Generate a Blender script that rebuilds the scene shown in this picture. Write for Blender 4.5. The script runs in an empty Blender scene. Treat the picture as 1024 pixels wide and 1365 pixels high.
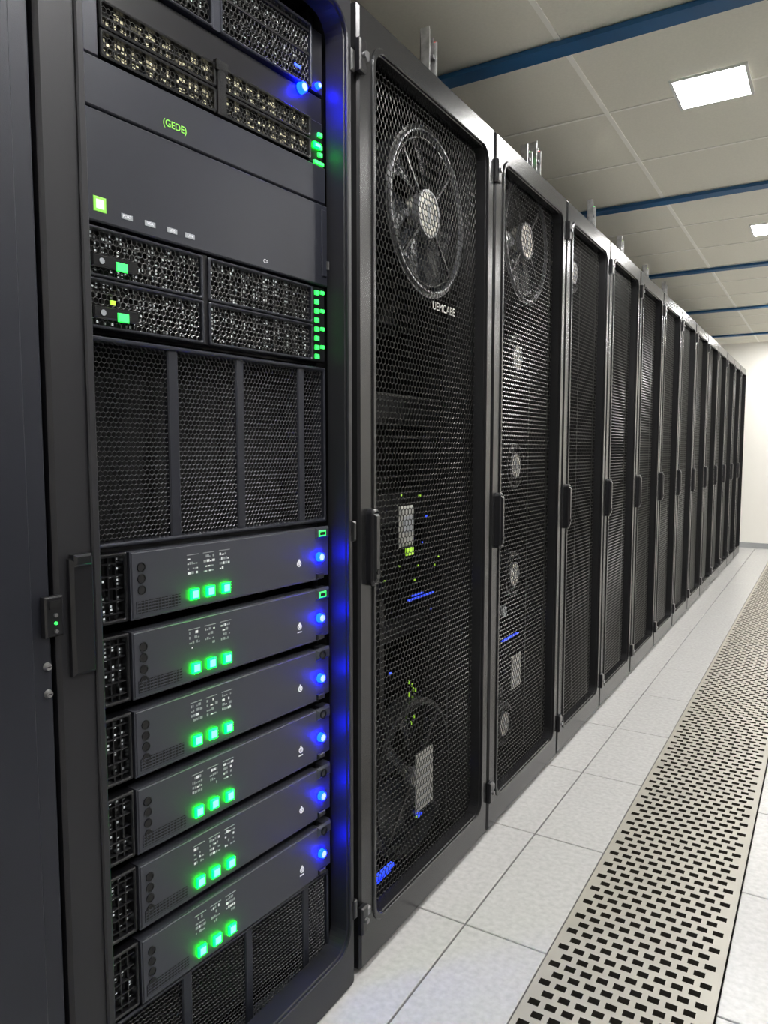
import bpy, math, random
from mathutils import Vector, Matrix
random.seed(7)
D=.81;H=1.12
ZC=2.34; YF=9.4; YB=-1.6; XL=-1.05; XR=3.1

# ---------------------------------------------------------------- materials
def mat(name,col,rough=.5,metal=0.,emit=None,es=0.,noise=None,bump=None,spec=None):
    m=bpy.data.materials.new(name);m.use_nodes=True
    nt=m.node_tree;b=nt.nodes['Principled BSDF']
    b.inputs['Base Color'].default_value=(*col,1);b.inputs['Roughness'].default_value=rough;b.inputs['Metallic'].default_value=metal
    if spec is not None: b.inputs['Specular IOR Level'].default_value=spec
    if emit: b.inputs['Emission Color'].default_value=(*emit,1);b.inputs['Emission Strength'].default_value=es
    if noise or bump:
        tc=nt.nodes.new('ShaderNodeTexCoord')
    if noise:
        sc,amt=noise
        n=nt.nodes.new('ShaderNodeTexNoise');n.inputs['Scale'].default_value=sc;n.inputs['Detail'].default_value=6
        nt.links.new(tc.outputs['Object'],n.inputs['Vector'])
        r=nt.nodes.new('ShaderNodeValToRGB')
        r.color_ramp.elements[0].position=.3;r.color_ramp.elements[1].position=.7
        r.color_ramp.elements[0].color=(*[c*(1-amt) for c in col],1);r.color_ramp.elements[1].color=(*[min(1,c*(1+amt)) for c in col],1)
        nt.links.new(n.outputs['Fac'],r.inputs['Fac']);nt.links.new(r.outputs['Color'],b.inputs['Base Color'])
    if bump:
        sc,st=bump
        n2=nt.nodes.new('ShaderNodeTexNoise');n2.inputs['Scale'].default_value=sc;n2.inputs['Detail'].default_value=3
        nt.links.new(tc.outputs['Object'],n2.inputs['Vector'])
        bp=nt.nodes.new('ShaderNodeBump');bp.inputs['Strength'].default_value=st;bp.inputs['Distance'].default_value=.001
        nt.links.new(n2.outputs['Fac'],bp.inputs['Height']);nt.links.new(bp.outputs['Normal'],b.inputs['Normal'])
    return m
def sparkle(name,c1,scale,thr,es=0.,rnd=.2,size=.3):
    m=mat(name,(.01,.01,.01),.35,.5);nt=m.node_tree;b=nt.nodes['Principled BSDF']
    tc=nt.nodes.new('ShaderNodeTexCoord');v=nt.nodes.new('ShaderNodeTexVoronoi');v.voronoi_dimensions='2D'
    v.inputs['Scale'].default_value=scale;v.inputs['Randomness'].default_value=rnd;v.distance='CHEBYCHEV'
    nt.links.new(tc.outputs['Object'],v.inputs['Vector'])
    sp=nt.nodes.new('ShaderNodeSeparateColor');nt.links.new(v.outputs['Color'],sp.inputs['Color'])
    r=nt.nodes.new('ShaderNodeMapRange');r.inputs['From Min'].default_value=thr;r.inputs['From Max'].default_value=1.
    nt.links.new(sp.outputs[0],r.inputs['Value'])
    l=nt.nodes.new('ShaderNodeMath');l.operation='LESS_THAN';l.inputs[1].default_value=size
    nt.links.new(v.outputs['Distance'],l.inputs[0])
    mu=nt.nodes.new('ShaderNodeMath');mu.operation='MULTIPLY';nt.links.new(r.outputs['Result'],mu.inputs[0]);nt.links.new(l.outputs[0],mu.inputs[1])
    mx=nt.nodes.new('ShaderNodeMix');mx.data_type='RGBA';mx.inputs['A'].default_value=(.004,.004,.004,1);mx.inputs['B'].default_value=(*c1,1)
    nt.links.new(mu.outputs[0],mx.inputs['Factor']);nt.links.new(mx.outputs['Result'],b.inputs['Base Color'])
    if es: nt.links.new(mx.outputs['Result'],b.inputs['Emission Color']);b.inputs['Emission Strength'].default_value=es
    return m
M={}
M['frame']=mat('painted_rack_steel',(.034,.034,.036),.26,.5,bump=(900,.08),noise=(3,.1))
M['frame2']=mat('open_rack_steel',(.024,.024,.028),.45,.3,bump=(900,.1),noise=(3,.1))
M['panel']=mat('satin_blue_black_panel',(.022,.024,.034),.4,.25,bump=(1200,.2),noise=(4,.1))
M['server']=mat('server_face_paint',(.062,.065,.082),.42,.3,bump=(1500,.15))
M['black']=mat('matt_black',(.005,.005,.006),.6)
M['void']=mat('interior_black',(.003,.003,.004),.8)
M['mesh']=mat('black_wire_mesh',(.055,.055,.053),.3,.75)
M['mesh2']=mat('dark_filter_mesh',(.05,.05,.055),.35,.7)
M['inner']=mat('interior_dark_metal',(.014,.014,.015),.5,.5)
M['wirebright']=mat('bright_wire_mesh',(.12,.12,.12),.3,.85)
M['plastic']=mat('black_plastic',(.010,.010,.012),.3)
M['rail']=mat('zinc_rail',(.25,.25,.26),.4,.8,noise=(40,.3))
M['alu']=mat('galvanised_steel',(.5,.5,.5),.35,.9,noise=(60,.25))
M['hub']=mat('fan_hub_foil',(.62,.6,.54),.45,.3,noise=(90,.2))
M['ring']=mat('fan_ring_metal',(.36,.36,.38),.35,.7)
M['blade']=mat('fan_blade_plastic',(.016,.018,.024),.25)
M['label']=mat('paper_label',(.45,.45,.42),.6,noise=(200,.3))
M['white']=mat('white_print',(.75,.75,.78),.5,emit=(.8,.8,.85),es=.25)  # print colour with a faint glow of its own added
M['greyprint']=mat('grey_print',(.35,.37,.4),.5)
M['glogo']=mat('green_logo_print',(.3,.8,.1),.5,emit=(.3,1,.08),es=.2)  # logo print, also given a slight emission
M['green']=mat('green_led',(.1,1,.4),.3,emit=(.07,1,.26),es=5)
M['greenrim']=mat('green_led_glow_rim',(.0,.3,.05),.3,emit=(0,1,.012),es=36)  # second emitter added around the LED core for green spill and glow
M['green2']=mat('green_led_soft',(.1,1,.3),.3,emit=(.02,1,.05),es=1.2)
M['blue']=mat('blue_led',(.1,.2,1),.3,emit=(.36,.46,1),es=1.7)
M['bluerim']=mat('blue_led_glow_rim',(0,.02,.4),.3,emit=(.0001,.0016,1),es=200)  # emissive rim added around the LED core to throw blue spill
M['blue2']=mat('blue_led_and_reflection',(.1,.2,1),.3,emit=(.01,.05,1),es=1.2)  # soft blue LEDs, and blue reflections painted in as emission
M['yg']=mat('yellow_green_led',(.6,1,.1),.3,emit=(.45,1,.03),es=.3)
M['red']=mat('red_led',(1,.1,.1),.3,emit=(1,.03,.05),es=3)
M['gold']=sparkle('gold_pin_glints',(.95,.88,.6),170,.35,1.1,.3,.36)  # gold-white glints painted as self-glowing dots behind the drive mesh
M['silver']=sparkle('silver_pin_glints',(.85,.9,.9),170,.5,.7,.35,.26)  # silver glints put into colour and emission, no lamp behind them
M['dim']=sparkle('dim_port_rows',(.07,.08,.07),60,.8,0,.1,.3)
M['tile']=mat('floor_tile_laminate',(.52,.517,.51),.27,noise=(70,.1),bump=(300,.1))
M['gap']=mat('floor_gap',(.04,.04,.04),.9)
M['vent']=mat('vent_plate_metal',(.42,.4,.35),.38,.2,noise=(8,.06),bump=(200,.1))
M['ventdark']=mat('under_floor_dark',(.03,.025,.018),.9)
M['ceil']=mat('ceiling_tile_board',(.80,.775,.68),.9,noise=(120,.03),bump=(300,.3))
M['tbar']=mat('ceiling_grid_paint',(.95,.93,.86),.6,noise=(5,.02))
M['bluebeam']=mat('blue_ceiling_beam_paint',(.012,.10,.25),.45,noise=(5,.08))
M['wall']=mat('wall_paint',(.92,.9,.85),.8,noise=(2,.02))
M['base']=mat('baseboard_grey',(.35,.36,.37),.5,noise=(5,.05))
M['light']=mat('light_diffuser',(1,1,1),.5,emit=(1,.985,.955),es=118)
M['lframe']=mat('light_frame',(.8,.8,.78),.5,noise=(5,.02))

# ---------------------------------------------------------------- mesh builder (local axes: a=along, b=up, c=outward)
class MB:
    def __init__(s): s.v=[];s.f=[];s.mi=[];s.mats=[]
    def k(s,m):
        if m not in s.mats: s.mats.append(m)
        return s.mats.index(m)
    def add(s,vs,fs,m):
        o=len(s.v);s.v+=vs;s.f+=[tuple(i+o for i in f) for f in fs];s.mi+=[s.k(m)]*len(fs)
    def box(s,a0,a1,b0,b1,c0,c1,m,ch=0.):
        if ch<=0:
            s.add([(a,b,c) for a in(a0,a1) for b in(b0,b1) for c in(c0,c1)],[(0,1,3,2),(4,6,7,5),(0,4,5,1),(2,3,7,6),(0,2,6,4),(1,5,7,3)],m)
        else:
            def lp(i,c): return [(a0+i,b0+i,c),(a1-i,b0+i,c),(a1-i,b1-i,c),(a0+i,b1-i,c)]
            s.add(lp(0,c0)+lp(0,c1-ch)+lp(ch,c1),[(3,2,1,0)]+[(l*4+j,l*4+(j+1)%4,(l+1)*4+(j+1)%4,(l+1)*4+j) for l in(0,1) for j in range(4)]+[(8,9,10,11)],m)
    def cyl(s,a,b,r,c0,c1,m,n=24,r1=None):
        r1=r if r1 is None else r1
        P=[(math.cos(2*math.pi*i/n),math.sin(2*math.pi*i/n)) for i in range(n)]
        s.add([(a+r*x,b+r*y,c0) for x,y in P]+[(a+r1*x,b+r1*y,c1) for x,y in P],
          [tuple(range(n-1,-1,-1)),tuple(range(n,2*n))]+[(i,(i+1)%n,n+(i+1)%n,n+i) for i in range(n)],m)
    def ring(s,a,b,r0,r1,c0,c1,m,n=64):
        P=[(math.cos(2*math.pi*i/n),math.sin(2*math.pi*i/n)) for i in range(n)]
        L=[(r0,c0),(r0,c1),(r1,c1),(r1,c0)];vs=[]
        for r,c in L: vs+=[(a+r*x,b+r*y,c) for x,y in P]
        s.add(vs,[(l*n+i,((l+1)%4)*n+i,((l+1)%4)*n+(i+1)%n,l*n+(i+1)%n) for l in range(4) for i in range(n)],m)
    def rr(s,a0,a1,b0,b1,r,c,n=8):
        out=[]
        r=max(r,1e-4)
        for cx,cy,st in((a1-r,b1-r,0),(a0+r,b1-r,90),(a0+r,b0+r,180),(a1-r,b0+r,270)):
            for i in range(n+1):
                t=math.radians(st+90*i/n);out.append((cx+r*math.cos(t),cy+r*math.sin(t),c))
        return out
    def frame(s,o,ro,i,ri,c0,c1,bv,m,bi=None):
        bi=bi or bv
        a0,a1,b0,b1=o;p0,p1,q0,q1=i
        Ls=[s.rr(a0,a1,b0,b1,ro,c0),s.rr(a0,a1,b0,b1,ro,c1-bv),s.rr(a0+bv,a1-bv,b0+bv,b1-bv,ro,c1),
            s.rr(p0-bi,p1+bi,q0-bi,q1+bi,ri+bi,c1),s.rr(p0,p1,q0,q1,ri,c1-bi),s.rr(p0,p1,q0,q1,ri,c0)]
        n=len(Ls[0]);vs=sum(Ls,[])
        s.add(vs,[(l*n+j,l*n+(j+1)%n,((l+1)%6)*n+(j+1)%n,((l+1)%6)*n+j) for l in range(6) for j in range(n)],m)
    def hexg(s,a0,a1,b0,b1,c,p,t,m,relief=.0008):
        R=p/math.sqrt(3);r=R-t/math.sqrt(3)*1.15
        ang=[math.radians(30+60*i) for i in range(6)]
        O=[(R*math.cos(x),R*math.sin(x)) for x in ang];I=[(r*math.cos(x),r*math.sin(x)) for x in ang]
        row=0;b=b0+R
        while b<b1-R*.4:
            a=a0+p/2+(p/2 if row%2 else 0)
            while a<a1-p*.25:
                s.add([(a+x,b+y,c+relief) for x,y in O]+[(a+x,b+y,c) for x,y in I],[(i,(i+1)%6,6+(i+1)%6,6+i) for i in range(6)],m)
                a+=p
            b+=1.5*R;row+=1
    def poly(s,pts,c0,c1,m):
        n=len(pts)
        s.add([(x,y,c0) for x,y in pts]+[(x,y,c1) for x,y in pts],[tuple(range(n-1,-1,-1)),tuple(range(n,2*n))]+[(i,(i+1)%n,n+(i+1)%n,n+i) for i in range(n)],m)
    def data(s,name):
        me=bpy.data.meshes.new(name);me.from_pydata(s.v,[],s.f);me.update()
        for m in s.mats: me.materials.append(M[m])
        me.polygons.foreach_set('material_index',s.mi);me.update()
        return me
def obj(name,me,mx=None,parent=None):
    o=bpy.data.objects.new(name,me);bpy.context.collection.objects.link(o)
    if parent is not None: o.parent=parent
    elif mx is not None: o.matrix_world=mx
    return o
parent_mats={}
def empty(name,mx,parent=None):
    o=bpy.data.objects.new(name,None);o.empty_display_size=.05;bpy.context.collection.objects.link(o)
    if parent is not None:
        o.parent=parent;o.matrix_basis=parent_mats[parent.name].inverted()@mx
    else: o.matrix_world=mx
    parent_mats[o.name]=mx.copy()
    return o
def text(name,body,a,b,c,size,m,parent,align='CENTER',sp=1.):
    cu=bpy.data.curves.new(name,'FONT');cu.body=body;cu.size=size;cu.align_x=align;cu.align_y='CENTER';cu.space_line=sp;cu.extrude=.0002
    cu.materials.append(M[m]);o=bpy.data.objects.new(name,cu);bpy.context.collection.objects.link(o);o.parent=parent;o.location=(a,b,c);return o
def MX(y,x=0.,z=0.,rot=0.,sc=1.):
    e=Vector((math.sin(rot),math.cos(rot),0));n=Vector((math.cos(rot),-math.sin(rot),0))
    m=Matrix.Identity(4)
    for i in range(3): m[i][0]=e[i]*sc;m[i][1]=(0,0,1)[i]*sc;m[i][2]=n[i]*sc
    m[0][3]=x;m[1][3]=y;m[2][3]=z
    return m
RACKH=1.985
# ---------------------------------------------------------------- fan
def fan_mesh(r,hubr,name='fan',small=False):
    f=MB()
    f.ring(0,0,r-(.003 if small else .0035),r,-.012,0,'inner' if small else 'ring',72)
    if not small:
        f.ring(0,0,r-.018,r-.016,-.01,-.006,'mesh',64)
    f.ring(0,0,r,r+.012,-.05,-.006,'plastic',64)
    f.cyl(0,0,r,-.062,-.058,'void',48)
    f.cyl(0,0,hubr,-.04,-.004,'hub',40);f.ring(0,0,hubr*.62,hubr*.68,-.005,-.002,'greyprint',40)
    f.ring(0,0,hubr,hubr*1.12,-.02,-.002,'ring',40)
    f.box(-hubr*.12,hubr*.12,-hubr*.45,hubr*.45,-.004,-.002,'greyprint')
    for k in range(4):
        t=math.radians(45+90*k);d=(math.cos(t),math.sin(t));w=.003
        p=[(d[0]*hubr-d[1]*w,d[1]*hubr+d[0]*w),(d[0]*hubr+d[1]*w,d[1]*hubr-d[0]*w),(d[0]*r*.98+d[1]*w,d[1]*r*.98-d[0]*w),(d[0]*r*.98-d[1]*w,d[1]*r*.98+d[0]*w)]
        f.poly(p,-.012,-.006,'plastic')
    nb=7
    for k in range(nb):
        t0=2*math.pi*k/nb;N=6;vs=[]
        for i in range(N+1):
            q=i/N;rr=hubr*.9+(r*.93-hubr*.9)*q;sw=.35*q
            for j in range(4):
                u=j/3;an=t0+sw+u*(.62+.1*q);vs.append((rr*math.cos(an),rr*math.sin(an),-.045+.026*u+.004*math.sin(u*3.14)))
        f.add(vs,[(i*4+j,i*4+j+1,(i+1)*4+j+1,(i+1)*4+j) for i in range(N) for j in range(3)],'blade')
    return f.data(name)
BIGFAN=fan_mesh(.188,.050,'big_fan');SMALLFAN=fan_mesh(.062,.036,'small_fan',True);LOWFAN=fan_mesh(.19,.02,'low_fan',True)

# ---------------------------------------------------------------- closed cabinets
def cab_parts(w,seed,detail):
    rnd=random.Random(seed);P={}
    b=MB();x0,x1=.004,w-.004
    dpt=-.92
    b.box(x0,x0+.012,.0,RACKH,dpt,-.036,'frame');b.box(x1-.012,x1,.0,RACKH,dpt,-.036,'frame')
    b.box(x0,x1,RACKH-.012,RACKH,dpt,-.036,'frame');b.box(x0,x1,.0,.03,dpt,-.036,'frame')
    b.box(x0,x1,.03,RACKH-.012,dpt,dpt+.01,'void')
    b.box(x0+.012,x0+.03,.03,RACKH-.02,-.2,-.05,'black');b.box(x1-.03,x1-.012,.03,RACKH-.02,-.2,-.05,'black')
    P['cabinet_body']=b.data('cabinet_body')
    d=MB()
    d.frame((.006,w-.006,.012,RACKH-.006),.004,(.066,w-.05,.095,RACKH-.07),.035,-.034,0,.005,'frame',.006)
    d.frame((.054,w-.038,.083,RACKH-.058),.045,(.066,w-.05,.095,RACKH-.07),.035,-.002,.004,.002,'frame',.002)
    P['door_frame']=d.data('door_frame')
    m=MB();m.hexg(.055,w-.04,.085,RACKH-.06,-.033,.0150,.0021,'mesh',.0014)
    P['door_mesh']=m.data('door_mesh')
    hd=MB()
    hd.frame((.03,.062,.84,1.0),.012,(.036,.056,.85,.99),.008,0,.016,.004,'plastic')
    hd.box(.036,.056,.85,.99,.0,.02,'plastic',.005);hd.cyl(.046,.87,.006,.018,.022,'inner',16)
    P['door_handle']=hd.data('door_handle')
    hg=MB()
    for z in (RACKH-.11,.13):
        hg.box(-.004,.02,z-.03,z+.03,0,.012,'plastic',.003);hg.cyl(.008,z,.006,.012,.018,'rail',12)
        hg.box(.018,.034,z+.0,z+.018,0,.009,'rail',.002)
    P['hinge_set']=hg.data('hinge_set')
    q=MB();z=.12
    while z<RACKH-.15:
        h=rnd.choice([.044,.044,.089,.089,.133]);c=-.18-rnd.random()*.05
        if rnd.random()<.7:
            q.box(.045,w-.045,z,z+h-.004,-.7,c,rnd.choice(['black','black','void','dim','black']),.002)
            if rnd.random()<.35: q.box(.06,w-.06,z+h*.3,z+h*.34,c,c+.002,'inner')
            if rnd.random()<.5: q.box(.07,.07+.1*rnd.random()+.03,z+.01,z+h-.014,c,c+.003,'inner')
        z+=h
    for a in (.04,w-.052): q.box(a,a+.012,.05,RACKH-.05,-.13,-.11,'black')
    P['rack_equipment']=q.data('rack_equipment')
    l=MB()
    for i in range(6 if detail else 4):
        a=.09+rnd.random()*(w-.2);zz=.2+rnd.random()*1.0;s=.003+rnd.random()*.003
        l.box(a,a+s*rnd.choice([1,2]),zz,zz+s,-.12,-.117,rnd.choice(['yg','yg','green2','blue2']))
    P['equipment_leds']=l.data('equipment_leds')
    return P
def cabinet(y,w,P,mx=None):
    e=empty('server_cabinet',mx if mx is not None else MX(y))
    for k,me in P.items(): obj(k,me,parent=e)
    return e
def fan(parent,me,a,b,c):
    o=obj('cabinet_fan',me,parent=parent);o.location=(a,b,c);return o
c1=cabinet(1.235,.68,cab_parts(.68,1,True))
fan(c1,BIGFAN,.400,1.695,-.05)
fan(c1,LOWFAN,.385,.275,-.075)
text('door_label','UEMCABE',1.672-1.235,1.470,-.029,.028,'label',c1)
x=MB()
x.box(.295,.365,.885,.985,-.075,-.07,'label',.006);x.box(.305,.355,.92,.96,-.07,-.068,'greyprint');x.box(.325,.36,.862,.88,-.075,-.07,'yg')
x.box(.325,.415,.21,.36,-.044,-.041,'label',.002)
for k in range(6): x.box(.335,.405,.228+k*.022,.231+k*.022,-.041,-.040,'greyprint')
x.box(.38,.52,.735,.739,-.10,-.095,'blue2');x.box(.40,.46,.745,.748,-.10,-.095,'blue2')
x.box(.49,.497,1.575,1.60,-.085,-.08,'blue2');x.box(.505,.509,1.565,1.59,-.085,-.08,'blue2')  # blue reflection by the fan, imitated with emissive slivers
for k in range(6): x.box(.12+random.random()*.13,.125+random.random()*.13,.10+random.random()*.02,.103+random.random()*.02,-.07,-.06,'blue2')  # blue glow at lower left, imitated with scattered emissive bits
for k in range(9):
    a=.42+random.random()*.12;b_=.13+random.random()*.05;x.box(a,a+.01,b_,b_+.004,-.1,-.096,random.choice(['blue2','blue2','yg']))
for k in range(9): 
    a=.37+random.random()*.06;b_=.40+random.random()*.12;x.box(a,a+.003,b_,b_+.010,-.1,-.097,'yg')
for k in range(6):
    a=.15+random.random()*.4;b_=.78+random.random()*.06;x.box(a,a+.006,b_,b_+.004,-.1,-.097,'yg')
x.box(.16,.56,1.25,1.256,-.11,-.1,'inner');x.box(.3,.5,1.15,1.156,-.11,-.1,'inner');x.box(.28,.3,.45,.75,-.13,-.12,'inner')
obj('internal_labels_and_glow',x.data('internal_labels_and_glow'),parent=c1)
c2=cabinet(1.915,.635,cab_parts(.635,2,True))
fan(c2,BIGFAN,.395,1.79,-.05)
for z in (1.42,1.07,.71): fan(c2,SMALLFAN,.38,z,-.07)
fan(c2,SMALLFAN,.36,.2,-.09)
x=MB();x.box(.3,.38,.34,.45,-.05,-.046,'label',.002)
for k in range(4): x.box(.31,.37,.355+k*.022,.36+k*.022,-.046,-.045,'greyprint')
x.box(.36,.5,.48,.483,-.11,-.1,'blue2');x.cyl(.34,.59,.02,-.1,-.09,'greyprint',20)
obj('internal_labels_and_glow',x.data('internal_labels_and_glow'),parent=c2)
PA=cab_parts(.58,3,False);PB=cab_parts(.565,4,False)
c3=cabinet(2.55,.58,PA);fan(c3,SMALLFAN,.3,1.8,-.06)
y=3.13;i=0
while y+.565<9.0:
    cabinet(y,.565,PB);y+=.567;i+=1
# opposite row of the aisle, facing back
y=-.9
while y+.565<3.2:
    mx=Matrix.Identity(4);cols=((0,-1,0),(0,0,1),(-1,0,0))
    for c_ in range(3):
        for r_ in range(3): mx[r_][c_]=cols[c_][r_]
    mx[0][3]=2.1;mx[1][3]=y+.565
    cabinet(y,.565,PB,mx);y+=.567

# ---------------------------------------------------------------- cabinet left of the open rack (solid door)
e0=empty('server_cabinet',MX(-.13))
b=MB();w=.682
b.box(.003,w-.003,0,RACKH,-.92,-.03,'frame')
obj('cabinet_body',b.data('cabinet_body'),parent=e0)
b=MB();b.box(.004,w-.004,.012,RACKH-.004,-.03,.0,'panel',.003)
b.box(.02,w-.03,.03,RACKH-.02,0,.003,'panel',.002)
obj('solid_door',b.data('solid_door'),parent=e0)
b=MB()
for z in (.856,.822): b.cyl(.670,z,.0055,.0,.0045,'alu',20,.004);b.box(.667,.673,z-.0006,z+.0006,.0045,.0048,'black')
b.box(.664,.689,.893,.943,.0,.010,'plastic',.002)
b.box(.669,.684,.928,.938,.010,.012,'inner');b.cyl(.677,.92,.0025,.010,.0125,'rail',12);b.cyl(.677,.91,.002,.010,.012,'green2',12)
b.cyl(.677,.90,.0025,.010,.0125,'rail',12)
obj('door_latch',b.data('door_latch'),parent=e0)

# ---------------------------------------------------------------- open rack
o0=empty('open_server_rack',MX(.556))
W=.664
b=MB()
b.frame((0,W,.0,RACKH),.006,(.064,W-.022,.09,RACKH-.05),.045,-.046,0,.005,'frame2',.006)
b.frame((.052,W-.010,.078,RACKH-.038),.055,(.064,W-.022,.09,RACKH-.05),.045,-.002,.004,.002,'frame2',.002)
obj('front_frame',b.data('front_frame'),parent=o0)
b=MB()
b.box(0,.012,0,RACKH,-.92,-.046,'frame');b.box(W-.012,W,0,RACKH,-.92,-.046,'frame')
b.box(0,W,RACKH-.012,RACKH,-.92,-.046,'frame');b.box(0,W,0,.03,-.92,-.046,'frame');b.box(0,W,.03,RACKH-.02,-.92,-.91,'void')
b.box(.012,.05,.03,RACKH-.02,-.2,-.1,'black')
obj('rack_body',b.data('rack_body'),parent=o0)
b=MB()
b.box(.016,.05,.835,.985,0,.009,'plastic',.004);b.box(.02,.046,.975,.99,.0,.012,'plastic',.003)
obj('side_handle',b.data('side_handle'),parent=o0)
b=MB()
for z in (RACKH-.13,.17,.96): b.box(W-.014,W-.002,z-.02,z+.02,0,.009,'plastic',.003)
obj('hinge_set',b.data('hinge_set'),parent=o0)
EQ=MX(1.194,-.044,-.0437,math.radians(3.8),1.039)   # equipment sits 44 mm behind the frame face, slightly skewed
er=empty('mounting_rails',EQ,o0)
b=MB()
for a0,a1 in((-.528,-.508),(-.012,.003)):
    b.box(a0,a1,.12,1.92,-.045,-.03,'inner')
    z=.14
    while z<1.9:
        b.box(a0+.004,a1-.004,z,z+.008,-.03,-.029,'void');z+=.0222
for z in [1.235,1.19,1.15,1.1,1.05,.42,.47]: b.box(-.008,-.001,z,z+.009,-.012,-.004,'rail',.001)
obj('rails',b.data('rails'),parent=er)

def bled(l,a,b,r,c0,c1):
    l.cyl(a,b,r,c0,c1,'bluerim',20,r*.85);l.cyl(a,b,r*.66,c1,c1+.0008,'blue',20)
def gled(l,a0,a1,b0,b1,c0,c1):
    l.box(a0,a1,b0,b1,c0,c1,'greenrim',.001);i=.0026;l.box(a0+i,a1-i,b0+i,b1-i,c1,c1+.0006,'green')
def rack_server(zt,idx):
    e=empty('rack_server',EQ);h=.099
    b=MB();zb=zt-h
    b.box(-.495,-.012,zb+.002,zt-.002,-.45,-.012,'black')
    b.frame((-.503,-.457,zb,zt),.002,(-.498,-.462,zb+.005,zt-.005),.002,-.014,.008,.0015,'plastic')
    b.box(-.5,-.46,zb+.003,zt-.003,-.013,-.008,'silver')
    for k in range(5): b.box(-.5,-.46,zb+.012+k*.018,zb+.014+k*.018,-.004,.004,'plastic')
    b.box(-.486,-.484,zb+.004,zt-.004,-.004,.003,'plastic');b.box(-.474,-.472,zb+.004,zt-.004,-.004,.003,'plastic')
    pts=[(-.455,zb),(-.03,zb),(-.03,zt-.012),(-.05,zt),(-.455,zt)]
    b.poly(pts,-.013,.01,'server');
    b.box(-.453,-.052,zb+.002,zt-.002,.01,.0115,'server',.0012)
    b.box(-.03,-.006,zb+.004,zt-.002,-.013,.006,'server',.002)
    b.box(-.052,-.012,zt-.022,zt+.0,.006,.014,'server',.004)
    if idx<2: b.box(-.045,-.024,zt-.018,zt-.006,.013,.0148,'green2',.001);b.box(-.042,-.027,zt-.015,zt-.009,.0148,.0152,'inner')
    else: b.ring(-.036,zt-.012,.006,.0085,.012,.016,'inner',20)
    b.box(-.05,-.03,zb+.002,zb+.012,.008,.015,'plastic',.002)
    for k in range(3 if idx==0 else 4):
        b.cyl(-.437,zt-.024-k*.0165,.0058,.0113,.0122,'black',16);b.ring(-.437,zt-.024-k*.0165,.0056,.0068,.0113,.0128,'plastic',16)
    b.box(-.447,-.368,zb+.008,zb+.026,.0112,.0118,'black')
    for k in range(4): b.box(-.447,-.368,zb+.0095+k*.0045,zb+.011+k*.0045,.0118,.0126,'server')
    for k in range(13): b.box(-.446+k*.006,-.4448+k*.006,zb+.008,zb+.026,.0118,.0124,'server')
    # small white icon: open ring with a bar
    b.ring(-.098,zt-.062,.0035,.0056,.0115,.0122,'white',20);b.box(-.0995,-.0965,zt-.064,zt-.054,.0115,.0124,'white')
    if idx%2: b.box(-.104,-.093,zt-.073,zt-.071,.0115,.0122,'white')
    rr_=random.Random(idx+20)
    for k,a in enumerate((-.342,-.31,-.277)):
        b.box(a-.012,a+.011,zt-.017,zt-.016,.0114,.0121,'greyprint')
        for rw in range(4):
            a_=a-.011
            while a_<a+.008:
                w_=rr_.choice([.002,.003,.005]);zz=zt-.024-rw*.0075
                if rr_.random()<.75: b.box(a_,a_+w_,zz,zz+rr_.choice([.002,.0035,.004]),.0114,.0121,'white' if rr_.random()<.3 else 'greyprint')
                a_+=w_+.0015
    obj('chassis',b.data('chassis'),parent=e)
    l=MB()
    for a in (-.342,-.31,-.277): gled(l,a-.008,a+.008,zb+.013,zb+.029,.0112,.016)
    bled(l,-.041,zt-.056,.0092,.006,.018)
    obj('status_leds',l.data('status_leds'),parent=e)
for i in range(6): rack_server(.977-i*.1162,i)

def mesh_bay(b,a0,a1,z0,z1,fill,pitch=.0065,wire='wirebright',t=.0012,c=.004,fr='panel'):
    b.frame((a0,a1,z0,z1),.003,(a0+.005,a1-.005,z0+.004,z1-.004),.003,-.02,c,.0015,fr)
    b.hexg(a0+.003,a1-.003,z0+.002,z1-.002,c-.006,pitch,t,wire,.0006)
    b.box(a0+.004,a1-.004,z0+.003,z1-.003,-.022,-.010,fill)
    n=max(2,int((z1-z0)/.016))
    for k in range(1,n): zz=z0+(z1-z0)*k/n;b.box(a0+.004,a1-.004,zz-.0008,zz+.0008,-.010,c-.0065,'inner')
    n=int((a1-a0)/.024)
    for k in range(1,n): aa=a0+(a1-a0)*k/n;b.box(aa-.0008,aa+.0008,z0+.003,z1-.003,-.010,c-.0065,'inner')
# top module
e=empty('disk_array_shelf',EQ);b=MB()
ZT=1.875
b.box(-.5,-.01,1.77,ZT,-.45,-.035,'black')
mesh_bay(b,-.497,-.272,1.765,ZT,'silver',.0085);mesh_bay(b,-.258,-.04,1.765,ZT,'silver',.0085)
b.box(-.272,-.258,1.765,ZT,-.02,.002,'panel');b.box(-.04,-.006,1.765,ZT,-.02,-.002,'plastic',.002)
for z in (1.82,1.86): b.box(-.49,-.045,z,z+.004,-.006,.0,'inner')
obj('chassis',b.data('chassis'),parent=e)
l=MB();bled(l,-.067,1.757,.010,-.002,.008);bled(l,-.022,1.778,.006,-.002,.005);l.box(-.09,-.075,1.785,1.789,.004,.006,'blue2')
obj('status_leds',l.data('status_leds'),parent=e)
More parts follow.
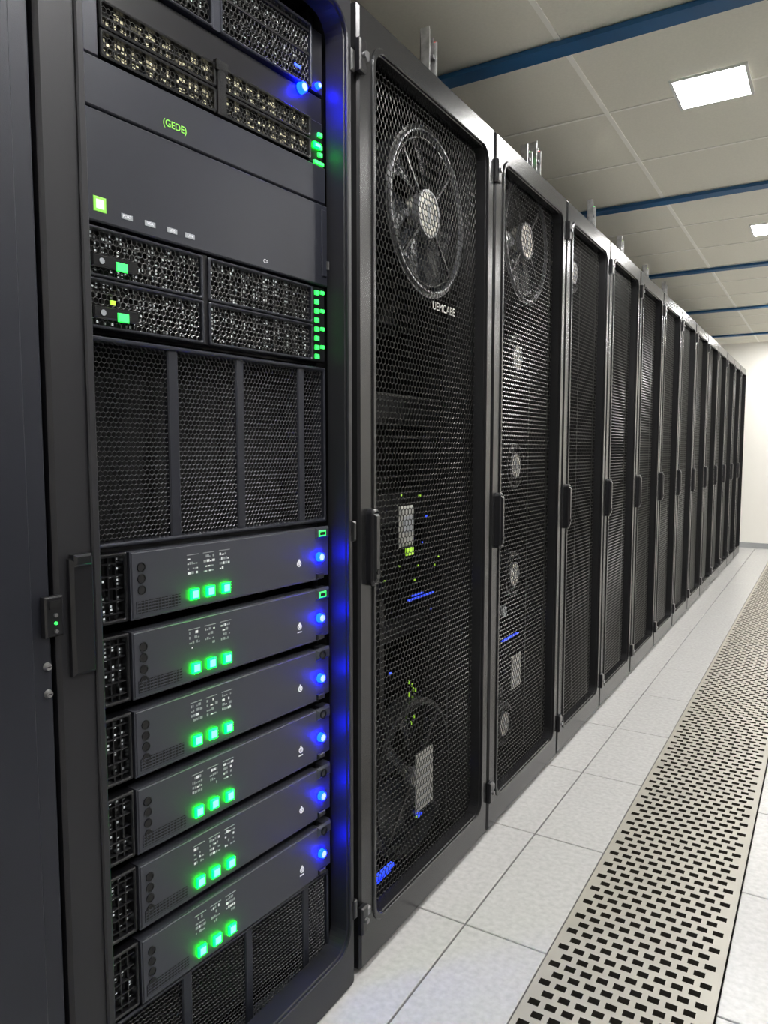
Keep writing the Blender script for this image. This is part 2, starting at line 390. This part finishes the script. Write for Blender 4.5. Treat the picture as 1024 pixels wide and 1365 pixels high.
# drive strips
e=empty('drive_shelf',EQ);b=MB()
b.box(-.5,-.01,1.642,1.762,-.45,-.035,'black')
b.box(-.503,-.006,1.715,1.762,-.02,-.004,'plastic',.002)
for a0,a1 in((-.472,-.268),(-.252,-.045)):
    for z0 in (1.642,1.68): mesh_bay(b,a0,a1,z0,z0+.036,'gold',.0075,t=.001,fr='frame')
b.box(-.503,-.472,1.64,1.717,-.02,.0,'panel',.002);b.box(-.268,-.252,1.64,1.717,-.02,.008,'frame',.002);b.box(-.045,-.006,1.64,1.717,-.02,-.002,'plastic',.002)
b.box(-.272,-.248,1.705,1.72,.0,.01,'frame',.002)
obj('chassis',b.data('chassis'),parent=e)
l=MB()
for z in (1.655,1.668,1.69): l.box(-.022,-.012,z,z+.007,-.002,.002,'green2')
gled(l,-.034,-.016,1.668,1.678,-.002,.002)
l.box(-.034,-.008,1.64,1.646,-.002,.002,'green2')
obj('status_leds',l.data('status_leds'),parent=e)
# blank 3U appliance
e=empty('network_appliance',EQ);b=MB()
b.box(-.5,-.012,1.424,1.634,-.45,-.012,'black')
b.box(-.504,-.006,1.572,1.637,-.012,.004,'panel',.002);b.box(-.504,-.004,1.424,1.569,-.012,.006,'panel',.002)
b.box(-.022,-.01,1.44,1.56,.006,.008,'panel',.001)
for a in (-.44,-.402,-.363,-.33): b.box(a-.009,a+.009,1.4375,1.4445,.0058,.0066,'greyprint')
b.box(-.492,-.472,1.437,1.457,.0058,.0068,'glogo',.001)
b.box(-.488,-.476,1.441,1.453,.0066,.0072,'white')
b.box(-.008,-.003,1.455,1.47,.006,.009,'alu')
obj('chassis',b.data('chassis'),parent=e)
text('front_mark','(GEDE)',-.352,1.592,.0045,.014,'glogo',e)
for a,t_ in ((-.44,'PORT'),(-.402,'VGA'),(-.363,'USB'),(-.33,'LAN')): text('port_label',t_,a,1.441,.0068,.0055,'white',e)
text('port_label','C=',-.168,1.437,.0062,.009,'white',e)
# drive cages
e=empty('drive_cage_shelf',EQ);b=MB()
b.box(-.5,-.012,1.286,1.42,-.45,-.035,'black')
b.box(-.505,-.006,1.281,1.422,-.034,-.022,'plastic')
for a0,a1 in((-.503,-.302),(-.292,-.043)):
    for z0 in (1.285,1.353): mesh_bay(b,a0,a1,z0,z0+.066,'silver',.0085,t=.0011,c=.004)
b.box(-.302,-.292,1.285,1.421,-.02,.0,'plastic');b.box(-.043,-.006,1.285,1.421,-.02,.0,'plastic',.002)
for z in (1.3,1.368):
    b.box(-.497,-.425,z-.003,z+.014,.004,.008,'frame',.002);b.cyl(-.483,z+.005,.004,.008,.009,'greyprint',14)
obj('chassis',b.data('chassis'),parent=e)
l=MB()
for z in (1.296,1.364): l.box(-.461,-.443,z,z+.012,.008,.0095,'green2',.001)
l.box(-.47,-.462,1.318,1.324,.004,.006,'yg')
for k in range(8):
    z=1.29+k*.0165;l.box(-.036,-.026,z,z+.008,0,.003,'green2');
    if k%2: l.box(-.02,-.011,z+.003,z+.009,0,.003,'green2')
obj('status_leds',l.data('status_leds'),parent=e)
# filter panel
def filter_panel(name,z0,z1,bars,pitch=.0078):
    e=empty(name,EQ,o0);b=MB()
    b.frame((-.505,-.010,z0,z1),.004,(-.499,-.016,z0+.006,z1-.006),.004,-.02,.005,.002,'panel')
    b.box(-.502,-.014,z0+.003,z1-.003,-.06,-.05,'void')
    b.hexg(-.5,-.014,z0+.004,z1-.004,-.004,pitch,.0013,'mesh2',.001)
    for a,w_ in bars: b.box(a-w_/2,a+w_/2,z0+.004,z1-.004,-.01,.0,'panel',.002)
    obj('filter_mesh',b.data('filter_mesh'),parent=e)
filter_panel('air_filter_panel',.985,1.274,[(-.362,.020),(-.225,.018),(-.074,.018)])
filter_panel('air_filter_panel',.105,.29,[(-.362,.020),(-.225,.018),(-.074,.018)])

# ---------------------------------------------------------------- things on top of the racks
def strut(y,x,h,led):
    e=empty('cable_strut',MX(y,x,RACKH+.001));b=MB()
    w_=.042
    b.box(-w_/2,w_/2,0,.004,-.03,.02,'alu')
    b.box(-w_/2,-w_/2+.003,0,h,-.012,.012,'alu');b.box(w_/2-.003,w_/2,0,h*.85,-.012,.012,'alu')
    b.box(-w_/2,w_/2,0,h*.9,-.012,-.010,'alu')
    for k in range(int(h/.018)): b.box(-.005,.005,.008+k*.018,.017+k*.018,-.010,-.0085,'black')
    b.cyl(.012,h*.55,.006,-.01,.008,'rail',12);b.cyl(-.01,h*.3,.005,-.01,.008,'rail',12)
    b.box(-.008,.004,0,h*1.05,-.004,.002,'alu')
    b.box(.019,.023,h*.7,h*.95,-.004,.002,'alu');b.cyl(.024,h*.84,.0045,-.004,.006,led,12)
    obj('strut_channel',b.data('strut_channel'),parent=e)
for y,h,l in [(1.615,.12,'red'),(2.35,.115,'red'),(3.0,.12,'green2'),(3.47,.095,'yg'),(4.0,.08,'yg'),(4.5,.09,'rail'),(2.27,.08,'green2')]:
    strut(y,-.045,h,l)

# ---------------------------------------------------------------- room
TP=.482;y0=1.517
ys=[];yy=y0
while yy>YB: yy-=TP
while yy<YF+.01: ys.append(yy);yy+=TP
ys.append(yy)
VX0,VX1=.316,.662
xs=[-1.331,-.849,-.367,.115,VX0];xs2=[VX1,1.144,1.626,2.108,2.59,3.07,3.2]
b=MB()
def tile(x0,x1,y0_,y1_):
    g=.0022;x0=max(x0,XL);x1=min(x1,XR);y0_=max(y0_,YB);y1_=min(y1_,YF)
    if x1-x0<.01 or y1_-y0_<.01: return
    ch=.0015
    def lp(i,z): return [(x0+g+i,y0_+g+i,z),(x1-g-i,y0_+g+i,z),(x1-g-i,y1_-g-i,z),(x0+g+i,y1_-g-i,z)]
    b.add(lp(0,-.03)+lp(0,-ch)+lp(ch,0),[(l*4+j,l*4+(j+1)%4,(l+1)*4+(j+1)%4,(l+1)*4+j) for l in(0,1) for j in range(4)]+[(8,9,10,11)],'tile')
for XS in (xs,xs2):
    for i in range(len(XS)-1):
        for j in range(len(ys)-1): tile(XS[i],XS[i+1],ys[j],ys[j+1])
b.add([(XL,YB,-.012),(VX0,YB,-.012),(VX0,YF,-.012),(XL,YF,-.012)],[(0,1,2,3)],'gap')
b.add([(VX1,YB,-.012),(XR,YB,-.012),(XR,YF,-.012),(VX1,YF,-.012)],[(0,1,2,3)],'gap')
obj('floor',b.data('floor'))
b=MB();vx0,vx1=VX0+.0015,VX1-.0015;mg=.012;px=.0345;hx=.0225;py=.0325;hy=.0180
b.add([(vx0,YB,-.06),(vx1,YB,-.06),(vx1,YF,-.06),(vx0,YF,-.06)],[(0,1,2,3)],'ventdark')
def q(x0,x1,y0_,y1_): b.add([(x0,y0_,.0005),(x1,y0_,.0005),(x1,y1_,.0005),(x0,y1_,.0005)],[(0,1,2,3)],'vent')
yy=.3;r=0
q(vx0,vx1,YB,yy)
while yy<YF-.05:
    q(vx0,vx1,yy,yy+py-hy)
    h0=yy+py-hy;h1=yy+py;xx=vx0+mg+(px/2 if r%2 else 0);prev=vx0
    while xx+hx<vx1-mg*.6:
        q(prev,xx,h0,h1)
        b.add([(xx,h0,.0005),(xx+hx,h0,.0005),(xx+hx,h1,.0005),(xx,h1,.0005),(xx,h0,-.012),(xx+hx,h0,-.012),(xx+hx,h1,-.012),(xx,h1,-.012)],[(0,1,5,4),(1,2,6,5),(2,3,7,6),(3,0,4,7)],'ventdark')
        prev=xx+hx;xx+=px
    q(prev,vx1,h0,h1);yy+=py;r+=1
q(vx0,vx1,yy,YF)
obj('floor_vent_grille',b.data('floor_vent_grille'))
def wbox(b,x0,x1,y0_,y1_,z0,z1,m): 
    b.add([(x,y,z) for x in(x0,x1) for y in(y0_,y1_) for z in(z0,z1)],[(0,1,3,2),(4,6,7,5),(0,4,5,1),(2,3,7,6),(0,2,6,4),(1,5,7,3)],m)
b=MB();wbox(b,XL,XR,YB,YF,ZC,ZC+.05,'ceil')
for xg in (-.52,.062,.647,1.232,1.817,2.4): wbox(b,xg-.008,xg+.008,YB,YF,ZC-.003,ZC,'tbar')
yy=2.27-.525*8
while yy<YF:
    if yy>YB: wbox(b,XL,XR,yy-.006,yy+.006,ZC-.0028,ZC,'tbar')
    yy+=.525
obj('ceiling',b.data('ceiling'))
for k in range(-2,5):
    yc=2.27+k*1.6
    if YB<yc<YF: 
        b=MB();wbox(b,XL,XR,yc-.034,yc+.034,ZC-.018,ZC-.003,'bluebeam');obj('trim_%d'%(k+3),b.data('blue_beam'))
LT=[(.415,-.95),(.415,.92),(.415,2.78),(.495,4.65),(.45,7.0),(.45,8.8)]+[(1.45,v) for v in (-.95,.92,2.78,4.65,6.5,8.35)]+[(2.45,v) for v in (4.65,6.5,8.35)]  # right-hand columns and end panel by the far wall: unseen, added as fill
for xc,yc in LT:
    b=MB();s=.108;dp=.006;fw=.010
    wbox(b,xc-s,xc+s,yc-s,yc+s,ZC-dp,ZC-.004,'light')
    for (u0,u1,v0,v1) in((-s-fw,-s,-s-fw,s+fw),(s,s+fw,-s-fw,s+fw),(-s,s,-s-fw,-s),(-s,s,s,s+fw)): wbox(b,xc+u0,xc+u1,yc+v0,yc+v1,ZC-.0075,ZC-.001,'lframe')
    obj('ceiling_light',b.data('ceiling_light'))
b=MB();wbox(b,XL,XR,YF,YF+.1,-.1,ZC+.05,'wall');obj('wall_far',b.data('wall_far'))
b=MB();wbox(b,XL,XR,YB-.1,YB,-.1,ZC+.05,'wall');obj('wall_near',b.data('wall_near'))
b=MB();wbox(b,XL-.1,XL,YB,YF,-.1,ZC+.05,'wall');obj('wall_left',b.data('wall_left'))
b=MB();wbox(b,XR,XR+.1,YB,YF,-.1,ZC+.05,'wall');obj('wall_right',b.data('wall_right'))
b=MB();wbox(b,XL,XR,YF-.012,YF,0,.06,'base');obj('baseboard_far',b.data('baseboard_far'))

# ---------------------------------------------------------------- world + camera
w=bpy.data.worlds.new('room_world');bpy.context.scene.world=w;w.use_nodes=True
w.node_tree.nodes['Background'].inputs[0].default_value=(.5,.5,.5,1);w.node_tree.nodes['Background'].inputs[1].default_value=.05
bpy.context.scene.view_settings.view_transform='Standard'
f=980.
p=math.atan(82/980);th=math.atan(596*math.cos(p)/980)
cd=bpy.data.cameras.new('camera');cd.sensor_fit='VERTICAL';cd.sensor_height=24;cd.sensor_width=18;cd.lens=24*f/1365;cd.clip_start=.02
co=bpy.data.objects.new('camera',cd);bpy.context.collection.objects.link(co)
co.location=(D,0,H);co.rotation_euler=(math.pi/2-p,0,th)
bpy.context.scene.camera=co
